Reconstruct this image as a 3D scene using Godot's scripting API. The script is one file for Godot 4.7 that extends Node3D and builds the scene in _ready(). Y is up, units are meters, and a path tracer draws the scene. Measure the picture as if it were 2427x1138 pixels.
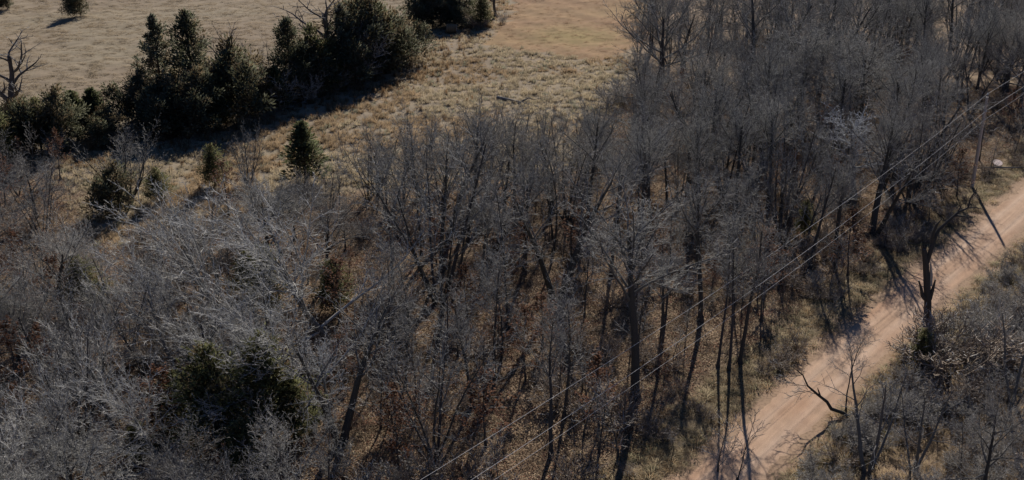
extends Node3D

# ---------------------------------------------------------------- helpers
var rng := RandomNumberGenerator.new()
var used := {}                 # name -> how many times it was given
var records := []              # every plant, for its label
var broad := FastNoiseLite.new()
var fine := FastNoiseLite.new()
var bark: StandardMaterial3D
var twig: StandardMaterial3D
var leafy: StandardMaterial3D
var straw: StandardMaterial3D
var protos := {}
var taken := []                # [x, z, clear radius] of the plants placed by hand
const GOLD := 2.39996

const ROAD_A := Vector2(14.7, -61.0)      # a point on the road's centre line and its direction
const ROAD_D := Vector2(0.628, -0.778)


class Mb:
	var v := PackedVector3Array()
	var n := PackedVector3Array()
	var c := PackedColorArray()
	var t := PackedInt32Array()

	func tube(p: PackedVector3Array, r: PackedFloat32Array, k: int, col: Color, cap := false) -> void:
		var m := p.size()
		var b := v.size()
		var d0 := (p[m - 1] - p[0]).normalized()
		var ref := Vector3.RIGHT if absf(d0.x) < 0.7 else Vector3.BACK
		for i in m:
			var d := (p[mini(i + 1, m - 1)] - p[maxi(i - 1, 0)]).normalized()
			var u := d.cross(ref).normalized()
			var w := d.cross(u)
			for j in k:
				var a := TAU * j / k
				var o := u * cos(a) + w * sin(a)
				v.append(p[i] + o * r[i])
				n.append(o)
				c.append(col)
		for i in m - 1:
			for j in k:
				var a := b + i * k + j
				var e := b + i * k + (j + 1) % k
				t.append_array([a, a + k, e, e, a + k, e + k])
		if cap:
			var q := v.size()
			for j in k:
				v.append(v[b + (m - 1) * k + j]); n.append(d0); c.append(col.lightened(0.25))
			for j in range(1, k - 1):
				t.append_array([q, q + j + 1, q + j])

	func face(a: Vector3, b: Vector3, d: Vector3, col: Color, towards := Vector3.ZERO) -> void:   # one triangle; TOWARDS rounds off its shading
		var q := v.size()
		var o := (d - a).cross(b - a).normalized()
		if towards != Vector3.ZERO:
			if o.dot(towards) < 0.0:
				o = -o
				var swap := b
				b = d
				d = swap
			o = (o * 0.35 + towards).normalized()
		v.append_array([a, b, d]); n.append_array([o, o, o]); c.append_array([col, col, col])
		t.append_array([q, q + 1, q + 2])

	func mesh() -> ArrayMesh:
		var arr := []
		arr.resize(Mesh.ARRAY_MAX)
		arr[Mesh.ARRAY_VERTEX] = v
		arr[Mesh.ARRAY_NORMAL] = n
		arr[Mesh.ARRAY_COLOR] = c
		arr[Mesh.ARRAY_INDEX] = t
		var am := ArrayMesh.new()
		if v.size() > 0:
			am.add_surface_from_arrays(Mesh.PRIMITIVE_TRIANGLES, arr)
		return am


func numbered(called: String) -> String:
	var k: int = used.get(called, 0)
	used[called] = k + 1
	return called if k == 0 else "%s_%03d" % [called, k]


func lin(r: float, g: float, b: float) -> Color:
	return Color(r, g, b).linear_to_srgb()


func part(called: String, m: Mesh, mat: Material, parent: Node3D) -> MeshInstance3D:
	var o := MeshInstance3D.new()
	o.name = called
	o.mesh = m
	o.material_override = mat
	parent.add_child(o, true)
	return o


func tag(o: Node3D, label: String, category: String, group := "", kind := "") -> void:
	if label: o.set_meta("label", label)
	if category: o.set_meta("category", category)
	if group: o.set_meta("group", group)
	if kind: o.set_meta("kind", kind)


func thing(called: String, label: String, category: String, at: Vector3) -> Node3D:
	var o := Node3D.new()
	o.name = numbered(called)
	add_child(o)
	o.position = at
	tag(o, label, category)
	return o


func road_off(x: float, z: float) -> float:      # metres from the road's centre line, negative on the wood's side
	var q := Vector2(x, z) - ROAD_A
	return q.x * 0.778 + q.y * 0.628 + 0.35 * sin(q.dot(ROAD_D) * 0.07)


func hgt(x: float, z: float) -> float:
	var near := smoothstep(2.4, 7.0, absf(road_off(x, z)))
	var far := 1.0 - smoothstep(180.0, 400.0, Vector2(x, z + 130.0).length())
	return near * far * (0.45 * broad.get_noise_2d(x, z) + 0.14 * fine.get_noise_2d(x * 1.3, z * 1.3))


func ground_at(x: float, z: float) -> Vector3:
	return Vector3(x, hgt(x, z), z)


func noise_texture(seed_: int, freq: float, low: float, high: float, size := 512) -> ImageTexture:
	var f := FastNoiseLite.new()
	f.seed = seed_
	f.frequency = freq
	f.fractal_octaves = 5
	f.fractal_gain = 0.6
	var img := f.get_seamless_image(size, size, false, false, 0.2)
	img.convert(Image.FORMAT_RGB8)
	for y in size:
		for x in size:
			var g := lerpf(low, high, img.get_pixel(x, y).r)
			img.set_pixel(x, y, Color(g, g, g))
	img.generate_mipmaps()
	return ImageTexture.create_from_image(img)


func vcol_mat(rough: float, tex: Texture2D = null, scale_ := 1.0, through := 0.0) -> StandardMaterial3D:
	var m := StandardMaterial3D.new()
	m.vertex_color_use_as_albedo = true
	m.roughness = rough
	m.metallic_specular = 0.2
	m.cull_mode = BaseMaterial3D.CULL_DISABLED
	if through > 0.0:
		m.backlight_enabled = true
		m.backlight = Color(through, through, through)
	if tex:
		m.albedo_texture = tex
		m.uv1_triplanar = true
		m.uv1_world_triplanar = true
		m.uv1_scale = Vector3.ONE * scale_
	return m


# ---------------------------------------------------------------- plants
func side_of(d: Vector3, phi: float) -> Vector3:
	var ref := Vector3.RIGHT if absf(d.x) < 0.7 else Vector3.BACK
	var u := d.cross(ref).normalized()
	return u * cos(phi) + d.cross(u) * sin(phi)


func shade(base: Color, amount: float) -> Color:
	var k := 1.0 + rng.randf_range(-amount, amount)
	return Color(base.r * k, base.g * k, base.b * k)


# One limb and all that grows from it. P holds a list per level: seg, sides, wob, up, kids, from, angle, ratio
func grow(P: Dictionary, start: Vector3, dir: Vector3, length: float, rad: float, level: int, sinks: Array) -> void:
	var deepest: int = P.kids.size()
	var seg: int = P.seg[level]
	var pts := PackedVector3Array([start])
	var rs := PackedFloat32Array([rad])
	var d := dir
	var at := start
	var wob: float = P.wob[level]
	var up: float = P.up[level]
	var lean: Vector3 = P.lean
	rad = maxf(rad, P.least[level])
	var tip: float = P.tip if level < deepest - 1 else 0.6
	for i in seg:
		d = (d + Vector3(rng.randf_range(-wob, wob), rng.randf_range(-wob, wob) + up, rng.randf_range(-wob, wob)) + lean * (0.1 if level == 1 or level == 2 else 0.0)).normalized()
		at += d * length / seg
		pts.append(at)
		rs.append(lerpf(rad, rad * tip, float(i + 1) / seg))
	var sink: Mb
	if level == 0:
		sink = sinks[0]
	elif level == 1 and P.limbs and rad > 0.05:
		sink = Mb.new()
		sinks[2].append(sink)
	else:
		sink = sinks[1]
	var tone: Color = P.trunk if level == 0 else P.trunk.lerp(P.branch, 0.6) if level == 1 else (P.branch if level < deepest else P.twig)
	var ink := shade(tone, 0.12 if level <= 1 else 0.4)
	if level > 1 and rng.randf() < 0.16:          # a paler, silvery twig here and there
		ink = ink.lerp(Color(0.56, 0.54, 0.5), 0.6)
	sink.tube(pts, rs, P.sides[level], ink)
	if level >= deepest:
		return
	var n: int = P.kids[level]
	if level > 1:
		n = maxi(2, roundi(n * clampf(length / P.typical[level], 0.4, 1.4)))
	var phi := rng.randf() * TAU
	for i in n:
		var t: float = lerpf(P.from[level], 0.99, (i + rng.randf_range(0.1, 0.9)) / n)
		if level > 0 and i == n - 1:
			t = 1.0
		var s := t * seg
		var k := mini(int(s), seg - 1)
		var p := pts[k].lerp(pts[k + 1], s - k)
		var r := lerpf(rs[k], rs[k + 1], s - k)
		var ld := (pts[k + 1] - pts[k]).normalized()
		phi += GOLD + rng.randf_range(-0.5, 0.5)
		var a: float = P.angle[level] * rng.randf_range(0.65, 1.3)
		if level == 0:
			a *= lerpf(1.2, P.crest, t)
		elif t == 1.0:
			a *= 0.4
		var cd := (ld * cos(a) + side_of(ld, phi) * sin(a)).normalized()
		if level > 0 and cd.y < -0.25:
			cd.y *= -0.4
			cd = cd.normalized()
		var round_ := lerpf(1.0, 0.55, t) if level > 0 else lerpf(P.low, P.high, clampf((t - P.from[0]) / (1.001 - P.from[0]), 0, 1))
		grow(P, p, cd, length * P.ratio[level] * round_ * rng.randf_range(0.75, 1.2), r * P.thin[level], level + 1, sinks)


func plan(over: Dictionary) -> Dictionary:
	var P := {
		"h": 10.0, "rad": 0.2, "stems": 1, "spread": 0.0, "limbs": true, "lean": Vector3.ZERO, "tip": 0.25, "low": 1.0, "high": 0.6,
		"seg": [8, 7, 5, 3, 2], "sides": [8, 6, 4, 3, 3], "wob": [0.09, 0.16, 0.24, 0.32, 0.36], "up": [0.02, 0.03, 0.02, 0.02, 0.01],
		"kids": [13, 11, 10, 8], "from": [0.38, 0.22, 0.12, 0.1], "angle": [1.15, 0.9, 0.95, 0.95], "ratio": [0.85, 0.44, 0.42, 0.5], "thin": [0.45, 0.5, 0.5, 0.55],
		"typical": [8.0, 5.0, 2.2, 1.0], "stem": 0.62, "crest": 0.6, "least": [0.02, 0.02, 0.017, 0.014, 0.0115], "trunk": Color(0.085, 0.08, 0.074), "branch": Color(0.19, 0.186, 0.174), "twig": Color(0.315, 0.3, 0.265), "leaves": 0,
	}
	P.merge(over, true)
	return P


func make_tree(key: String, called: String, category: String, over: Dictionary) -> void:
	var P := plan(over)
	var root := Node3D.new()
	root.name = called
	var trunk := Mb.new()
	var crown := Mb.new()
	var limbs := []
	var h: float = P.h
	var n: int = P.stems
	for i in n:
		var a := GOLD * i + rng.randf_range(-0.4, 0.4)
		var tilt: float = P.spread * rng.randf_range(0.6, 1.15) if n > 1 else 0.0
		var dir: Vector3 = (Vector3(cos(a) * tilt, 1.0, sin(a) * tilt) + P.lean).normalized()
		var r: float = P.rad * (1.0 if i == 0 else rng.randf_range(0.6, 0.95))
		var foot: Vector3 = Vector3(cos(a), 0, sin(a)) * (P.rad * 0.9 if n > 1 else 0.0)
		if n == 1:    # the flare of the roots
			trunk.tube(PackedVector3Array([foot + Vector3(0, -0.35, 0), foot + Vector3(0, 0.02, 0), foot + dir * 0.5]), PackedFloat32Array([r * 1.9, r * 1.5, r * 1.02]), P.sides[0], shade(P.trunk, 0.1))
		var stem := trunk
		if n > 1:
			stem = Mb.new()
			limbs.append([stem, "stem"])
		var own := []
		grow(P, foot + Vector3(0, -0.3, 0), dir, h * (1.0 if i == 0 else rng.randf_range(0.75, 1.0)) * P.stem, r, 0, [stem, crown, own])
		if n > 1:     # limbs of a stem stay with it
			for m in own:
				var b := stem.v.size()
				stem.v.append_array(m.v); stem.n.append_array(m.n); stem.c.append_array(m.c)
				for q in m.t: stem.t.append(q + b)
		else:
			for m in own: limbs.append([m, "limb"])
	if n == 1:
		part("trunk", trunk.mesh(), bark, root)
	for m in limbs:
		part(m[1], m[0].mesh(), bark, root)
	part("crown", crown.mesh(), twig, root)
	if P.leaves > 0:
		var lv := Mb.new()
		for i in P.leaves:
			var p := crown.v[rng.randi_range(0, crown.v.size() - 1)] + Vector3(rng.randfn(), rng.randfn(), rng.randfn()) * 0.06
			leaf(lv, p, rng.randf_range(0.09, 0.17), shade(P.leaf, 0.45))
		part("leaves", lv.mesh(), leafy, root)
	var top := 0.0
	var reach := 0.0
	for p in crown.v:
		top = maxf(top, p.y)
		reach = maxf(reach, Vector2(p.x, p.z).length())
	protos[key] = {"node": root, "h": top, "reach": reach, "called": called, "category": category}


func leaf(m: Mb, p: Vector3, s: float, col: Color) -> void:
	var a := Vector3(rng.randfn(), rng.randfn() * 0.35, rng.randfn()).normalized() * s
	var b := (Vector3(-a.z, rng.randfn() * s * 0.5, a.x)).normalized() * s * 0.4
	m.face(p - a * 0.5, p + b, p + a * 0.5, col)
	m.face(p - a * 0.5, p + a * 0.5, p - b, col)


# A redcedar: rising boughs round a trunk, each set with narrow sprays of scale leaves
func make_cedar(key: String, called: String, o: Dictionary) -> void:
	var root := Node3D.new()
	root.name = called
	var h: float = o.h
	var trunk := Mb.new()
	trunk.tube(PackedVector3Array([Vector3(0, -0.3, 0), Vector3(0.04, h * 0.4, 0.03), Vector3(0, h * 0.96, 0)]), PackedFloat32Array([h * 0.02, h * 0.013, 0.015]), 6, Color(0.12, 0.09, 0.07))
	var wood := Mb.new()
	var green := Mb.new()
	var tops: int = o.tops
	for q in tops:
		var foot := Vector3.ZERO if q == 0 else Vector3(rng.randfn() * o.r * 0.42, 0, rng.randfn() * o.r * 0.42)
		var hh := h * (1.0 if q == 0 else rng.randf_range(0.6, 0.92))
		var n: int = int(o.boughs / tops)
		for i in n:
			var t: float = lerpf(o.bare, 1.0, pow((i + rng.randf()) / n, 0.8))
			var phi := GOLD * i + rng.randf_range(-0.3, 0.3)
			var width: float = o.r * (pow(1.0 - t, o.taper) + 0.04) * rng.randf_range(0.35, 1.25) * (1.0 if q == 0 else 0.75)
			if t < 0.22: width *= lerpf(0.75, 1.0, t / 0.22)
			var rise: float = lerpf(o.rise, 1.25, t * t)
			var dir := Vector3(cos(phi) * cos(rise), sin(rise), sin(phi) * cos(rise))
			var at := foot + Vector3(0, hh * t, 0)
			var tone := shade(o.col, 0.35)
			if rng.randf() < o.brown: tone = tone.lerp(Color(0.23, 0.155, 0.085), 0.6)
			var pts := PackedVector3Array([at])
			var seg := 3
			var d := dir
			for k in seg:
				d = (d + Vector3(rng.randfn(), rng.randfn() * 0.6, rng.randfn()) * 0.13 + Vector3(0, 0.07, 0)).normalized()
				pts.append(pts[k] + d * width / seg)
			wood.tube(pts, PackedFloat32Array([0.03, 0.022, 0.014, 0.006]), 3, Color(0.10, 0.075, 0.06))
			var m := maxi(5, int(width * o.dense))
			for k in m:
				var s := lerpf(0.18, 1.0, sqrt((k + rng.randf()) / m)) * seg
				var g := mini(int(s), seg - 1)
				var p := pts[g].lerp(pts[g + 1], s - g)
				var ld := (pts[g + 1] - pts[g]).normalized()
				var spread := Vector3(rng.randfn(), rng.randfn(), rng.randfn()) * 0.62
				var sd := (ld + spread + Vector3(0, 0.25, 0)).normalized()
				p += spread * o.fluff * minf(width, 1.6)
				var soft := (Vector3(p.x - foot.x, 0.0, p.z - foot.z).normalized() * 0.35 + sd * 0.45 + Vector3(0, 0.85, 0)).normalized()
				var len_: float = rng.randf_range(0.22, 0.5) * o.spray
				for f in 2:
					var e: Vector3 = side_of(sd, rng.randf() * TAU) * len_ * 0.17
					var tipv: Vector3 = p + (sd + spread * 0.25 * f).normalized() * len_
					var mid: Vector3 = p.lerp(tipv, 0.5)
					var tc := shade(tone, 0.25)
					green.face(p, mid + e, tipv, tc, soft)
					green.face(p, tipv, mid - e, tc, soft)
	part("trunk", trunk.mesh(), bark, root)
	part("boughs", wood.mesh(), bark, root)
	part("crown", green.mesh(), leafy, root)
	protos[key] = {"node": root, "h": h, "reach": o.r, "called": called, "category": o.category}


# A plant of the kind KEY at (x, z), its top at HEIGHT. LOOK and ZONE make its label once all stand (see name_plants)
func plant(key: String, x: float, z: float, height: float, look: String, zone := "", turn := -1.0, wide := 1.0, group := "", called := "") -> Node3D:
	var P: Dictionary = protos[key]
	var o: Node3D = P.node.duplicate()
	o.name = numbered(called if called else P.called)
	add_child(o)
	o.position = ground_at(x, z)
	o.rotation.y = turn if turn >= 0.0 else rng.randf() * TAU
	var s: float = height / P.h
	o.scale = Vector3(s * wide, s, s * wide)
	o.set_meta("category", P.category)
	if group: o.set_meta("group", group)
	records.append({"node": o, "look": look, "zone": zone, "x": x, "z": z, "h": height})
	return o


func hero(key: String, x: float, z: float, height: float, look: String, turn := -1.0, wide := 1.0, clear := 2.6) -> void:
	taken.append(Vector3(x, z, clear))
	plant(key, x, z, height, look, "-", turn, wide)


func seen(x: float, z: float, h: float, reach: float) -> bool:      # does it come into the camera's view?
	for y in [0.0, h * 0.6, h]:
		var q: Vector3 = ($Camera as Camera3D).global_transform.affine_inverse() * Vector3(x, y, z)
		if q.z < -5.0:
			var px := absf(q.x) - reach * 0.7
			if px < -q.z * 0.4494 and absf(q.y) < -q.z * 0.2107 + 0.4:
				return true
	return false


func free_spot(x: float, z: float, r: float) -> bool:
	for k in taken:
		if Vector2(k.x - x, k.y - z).length() < minf(k.z, r + k.z * 0.5):
			return false
	return true


# How high the crowns of the wood rise towards the pasture: (bearing, slope) pairs as seen from the hill where the camera hangs
var SKYLINE := PackedVector2Array([Vector2(-0.4643, 0.0933), Vector2(-0.3865, 0.0915), Vector2(-0.3772, 0.0256), Vector2(-0.3550, 0.0181), Vector2(-0.3420, 0.0470), Vector2(-0.2939, 0.0637), Vector2(-0.2420, 0.0656), Vector2(-0.2124, 0.0711), Vector2(-0.1531, 0.0785), Vector2(-0.1346, 0.1100), Vector2(-0.1161, 0.1256), Vector2(-0.0939, 0.1304), Vector2(-0.0606, 0.1256), Vector2(-0.0476, 0.1367), Vector2(-0.0235, 0.1404), Vector2(-0.0013, 0.1367), Vector2(0.0172, 0.1278), Vector2(0.0431, 0.1330), Vector2(0.0691, 0.1315), Vector2(0.0783, 0.1470), Vector2(0.0839, 0.2404), Vector2(0.5135, 0.2404)])


func crown_limit(x: float, z: float, h: float) -> float:     # the height that a tree may have there
	var eye: Transform3D = ($Camera as Camera3D).global_transform.affine_inverse()
	while h > 2.5:
		var q: Vector3 = eye * Vector3(x, h, z)
		var u := q.x / -q.z
		var lim := 1.0
		for du in [-0.03, 0.0, 0.03]:
			for i in SKYLINE.size() - 1:
				if u + du >= SKYLINE[i].x and u + du < SKYLINE[i + 1].x:
					lim = minf(lim, lerpf(SKYLINE[i].y, SKYLINE[i + 1].y, (u + du - SKYLINE[i].x) / (SKYLINE[i + 1].x - SKYLINE[i].x)))
		if q.y / -q.z <= lim:
			return h
		h -= 0.5
	return 0.0


const ORDINAL := ["first", "second", "third", "fourth", "fifth", "sixth", "seventh", "eighth", "ninth", "tenth", "eleventh", "twelfth", "thirteenth", "fourteenth", "fifteenth", "sixteenth", "seventeenth", "eighteenth", "nineteenth", "twentieth"]


func name_plants(marks: Array) -> void:
	var by := {}
	for r in records:
		if r.zone == "-":
			r.node.set_meta("label", r.look)
			continue
		if r.zone == "":
			var best := 1e9
			for m in marks:
				var d: float = Vector2(r.x, r.z).distance_to(m[0])
				if d < best:
					best = d
					r.zone = m[1]
		var key: String = r.look + "|" + r.zone
		if not by.has(key): by[key] = []
		by[key].append(r)
	var eye: Transform3D = ($Camera as Camera3D).global_transform.affine_inverse()
	for key in by:
		var list: Array = by[key]
		for r in list:
			var q: Vector3 = eye * Vector3(r.x, r.h * 0.6, r.z)
			r.u = q.x / -q.z
		list.sort_custom(func(a, b): return a.u < b.u)
		for i in list.size():
			var r: Dictionary = list[i]
			var text: String = r.look + " " + r.zone
			if list.size() > 1:
				var nth: String = ORDINAL[i] if i < 20 else ("twenty-" + ORDINAL[i - 20] if i < 29 else "thirty-" + ORDINAL[(i - 29) % 20])
				text = "%s from the left: %s" % [nth, text]
			r.node.set_meta("label", text)


func scatter(called: String, m: Mesh, mat: Material, spots: Array, label: String, category: String) -> void:
	var mm := MultiMesh.new()
	mm.transform_format = MultiMesh.TRANSFORM_3D
	mm.use_colors = true
	mm.mesh = m
	mm.instance_count = spots.size()
	for i in spots.size():
		mm.set_instance_transform(i, spots[i][0])
		mm.set_instance_color(i, spots[i][1])
	var o := MultiMeshInstance3D.new()
	o.name = numbered(called)
	o.multimesh = mm
	o.material_override = mat
	add_child(o)
	tag(o, label, category, "", "stuff")


func tuft(blades: int, reach: float, high: float, width: float, flop: float) -> ArrayMesh:
	var m := Mb.new()
	for i in blades:
		var a := GOLD * i + rng.randf()
		var out := Vector3(cos(a), 0, sin(a))
		var p := out * reach * sqrt(rng.randf()) * 0.7
		var e := Vector3(-sin(a), 0, cos(a)) * width
		var k := high * rng.randf_range(0.5, 1.1)
		var mid := p + out * reach * 0.3 * flop + Vector3(0, k * 0.7, 0)
		var tip := p + out * reach * flop * rng.randf_range(0.6, 1.3) + Vector3(0, k * rng.randf_range(0.6, 1.0), 0)
		var g := rng.randf_range(0.75, 1.15)
		var soft := (Vector3.UP + out * 0.35).normalized()
		var col := Color(g, g, g)
		m.face(p - e - Vector3(0, 0.08, 0), p + e - Vector3(0, 0.08, 0), mid + e * 0.6, col, soft)
		m.face(p - e - Vector3(0, 0.08, 0), mid + e * 0.6, mid - e * 0.6, col, soft)
		m.face(mid - e * 0.6, mid + e * 0.6, tip, col, soft)
	return m.mesh()


func litter() -> ArrayMesh:
	var m := Mb.new()
	for i in 60:
		var a := rng.randf() * TAU
		var p := Vector3(cos(a), 0, sin(a)) * sqrt(rng.randf()) * 0.75 + Vector3(0, rng.randf_range(0.01, 0.09), 0)
		leaf(m, p, rng.randf_range(0.06, 0.14), shade(Color(1, 1, 1), 0.6))
	return m.mesh()


func lie(x: float, z: float, s: float, tall: float) -> Transform3D:
	var b := Basis(Vector3.UP, rng.randf() * TAU).scaled(Vector3(s, s * tall, s))
	return Transform3D(b, ground_at(x, z))


# ---------------------------------------------------------------- the scene
var WOOD := PackedVector2Array([Vector2(-62.1, -119.1), Vector2(-49.8, -116.3), Vector2(-43.3, -106.2), Vector2(-39.7, -97.5), Vector2(-36.4, -94.5), Vector2(-31.5, -99.0), Vector2(-23.9, -105.0), Vector2(-13.6, -109.8), Vector2(-0.6, -112.3), Vector2(8.5, -117.0), Vector2(11.5, -131.6), Vector2(16.6, -152.9), Vector2(26.4, -235.3), Vector2(30, -260), Vector2(170, -260), Vector2(25, -74), Vector2(-10, -30), Vector2(-60, -30)])
var HAY := PackedVector2Array([Vector2(-4.8, -173.3), Vector2(1.1, -170.6), Vector2(6.7, -166.8), Vector2(12.2, -164.3), Vector2(16.7, -166.1), Vector2(24.2, -187.7), Vector2(31.2, -225.8), Vector2(60, -330), Vector2(0, -330), Vector2(-1.0, -197.8)])
var HEDGE := PackedVector2Array([Vector2(-60.5, -117.7), Vector2(-54.8, -122.0), Vector2(-47.3, -125.1), Vector2(-39.3, -131.6), Vector2(-32.5, -140.6), Vector2(-24.4, -147.5), Vector2(-17.4, -162.3), Vector2(-14.0, -184.5), Vector2(-2.4, -189.3), Vector2(9.7, -225.8)])


func hedge_off(x: float, z: float) -> float:
	var best := 1e9
	for i in HEDGE.size() - 1:
		best = minf(best, Geometry2D.get_closest_point_to_segment(Vector2(x, z), HEDGE[i], HEDGE[i + 1]).distance_to(Vector2(x, z)))
	return best


func soil(x: float, z: float) -> Color:
	var jx := x + fine.get_noise_2d(x * 0.5 + 50.0, z * 0.5) * 3.0
	var jz := z + fine.get_noise_2d(x * 0.5, z * 0.5 + 90.0) * 3.0
	var q := Vector2(jx, jz)
	var wide_ := broad.get_noise_2d(x * 0.7 + 300.0, z * 0.7)
	var small := fine.get_noise_2d(x * 2.0, z * 2.0)
	var col := Color(0.24, 0.19, 0.13)                                   # grazed winter pasture
	col = col.lerp(Color(0.205, 0.155, 0.108), clampf(wide_ * 1.4 + 0.25, 0, 1) * 0.6)
	col = col.lerp(Color(0.2, 0.18, 0.125), clampf(-wide_ * 1.5, 0, 1) * 0.35)
	var off := road_off(x, z)
	if Geometry2D.is_point_in_polygon(q, HAY):
		col = Color(0.245, 0.148, 0.083).lerp(Color(0.255, 0.168, 0.086), clampf(0.5 + wide_ * 1.6, 0, 1))
		var s := sin((x * 0.86 - z * 0.5) * 1.15 + small * 1.2)            # rows left by the mower
		col = col * (1.0 + 0.11 * s)
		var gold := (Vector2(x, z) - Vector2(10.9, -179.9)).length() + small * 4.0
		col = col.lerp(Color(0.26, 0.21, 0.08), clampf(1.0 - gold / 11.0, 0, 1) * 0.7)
	elif Geometry2D.is_point_in_polygon(q, WOOD) or off > 0.0:
		col = Color(0.18, 0.128, 0.083).lerp(Color(0.25, 0.18, 0.12), clampf(0.5 + wide_ * 1.5, 0, 1))
	if absf(off) < 8.0 and absf(off) < 6.5 + small * 2.0:                   # the grassy verge
		col = col.lerp(Color(0.16, 0.125, 0.075), 0.7)
	if absf(off) < 3.1 + small * 0.7:
		col = col.lerp(Color(0.33, 0.22, 0.145), 0.8)
	return col * (1.0 + 0.22 * small)


func ticks(lo: float, hi: float, step: float, reach: float) -> PackedFloat32Array:
	var a := PackedFloat32Array()
	var d := step
	var x := lo
	var left := []
	while x > lo - reach:
		d *= 1.6
		x -= d
		left.push_front(x)
	for k in left: a.append(k)
	x = lo
	while x <= hi:
		a.append(x)
		x += step
	d = step
	while x < hi + reach:
		a.append(x)
		d *= 1.6
		x += d
	return a


func build_ground() -> void:
	var xs := ticks(-112.0, 112.0, 0.9, 2500.0)
	var zs := ticks(-262.0, -36.0, 0.9, 2500.0)
	var m := Mb.new()
	for z in zs:
		for x in xs:
			m.v.append(ground_at(x, z))
			m.c.append(soil(x, z))
			var e := 0.5
			m.n.append(Vector3(hgt(x - e, z) - hgt(x + e, z), 2.0 * e, hgt(x, z - e) - hgt(x, z + e)).normalized())
	var w := xs.size()
	for j in zs.size() - 1:
		for i in w - 1:
			var a := j * w + i
			m.t.append_array([a, a + 1, a + w, a + 1, a + w + 1, a + w])
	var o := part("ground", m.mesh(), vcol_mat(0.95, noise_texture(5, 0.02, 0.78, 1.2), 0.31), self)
	tag(o, "rolling ground of straw pasture, mown field and leaf covered woodland floor", "", "", "structure")


func build_road() -> void:
	var m := Mb.new()
	var cols := 31
	var rows := 0
	var s := -55.0
	while s < 190.0:
		for i in cols:
			var f := float(i) / (cols - 1) * 2.0 - 1.0
			var c := ROAD_A + ROAD_D * s
			var rag := 0.4 * fine.get_noise_2d(s * 2.0, 40.0 * signf(f)) + 0.25 * fine.get_noise_2d(s * 9.0, 90.0 * signf(f))
			var off := f * (1.93 + rag)
			var wob := 0.35 * sin(s * 0.07)
			var p := c + Vector2(0.778, 0.628) * (off - wob)
			var y := 0.02 + 0.07 * (1.0 - f * f) - (0.09 if i == 0 or i == cols - 1 else 0.0)
			m.v.append(Vector3(p.x, y, p.y))
			m.n.append(Vector3(0.778 * f * 0.06, 1.0, 0.628 * f * 0.06).normalized())
			var streak := fine.get_noise_2d(off * 9.0 + 700.0, s * 0.12) * 0.6 + fine.get_noise_2d(off * 22.0, s * 0.5 + 50.0) * 0.4
			var rut := exp(-pow((absf(off + 0.1) - 0.85) / 0.33, 2.0))
			var col := Color(0.415, 0.28, 0.19).lerp(Color(0.455, 0.322, 0.23), rut)
			col = col.lerp(Color(0.31, 0.225, 0.155), clampf((absf(off) - 1.55) / 0.7, 0, 1) * 0.7)
			col = col.lerp(Color(0.36, 0.20, 0.115), clampf(broad.get_noise_2d(s * 2.0, off * 6.0) * 1.6, 0, 1) * 0.5)
			col = col * (1.0 + 0.32 * streak + 0.14 * fine.get_noise_2d(p.x * 3.5, p.y * 3.5))
			m.c.append(col)
		rows += 1
		s += 0.35
	for j in rows - 1:
		for i in cols - 1:
			var a := j * cols + i
			m.t.append_array([a, a + cols, a + 1, a + 1, a + cols, a + cols + 1])
	var o := part("road", m.mesh(), vcol_mat(0.95, noise_texture(9, 0.05, 0.78, 1.15), 0.5), self)
	tag(o, "narrow reddish dirt road with pale wheel tracks between grassy verges", "", "", "structure")


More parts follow.
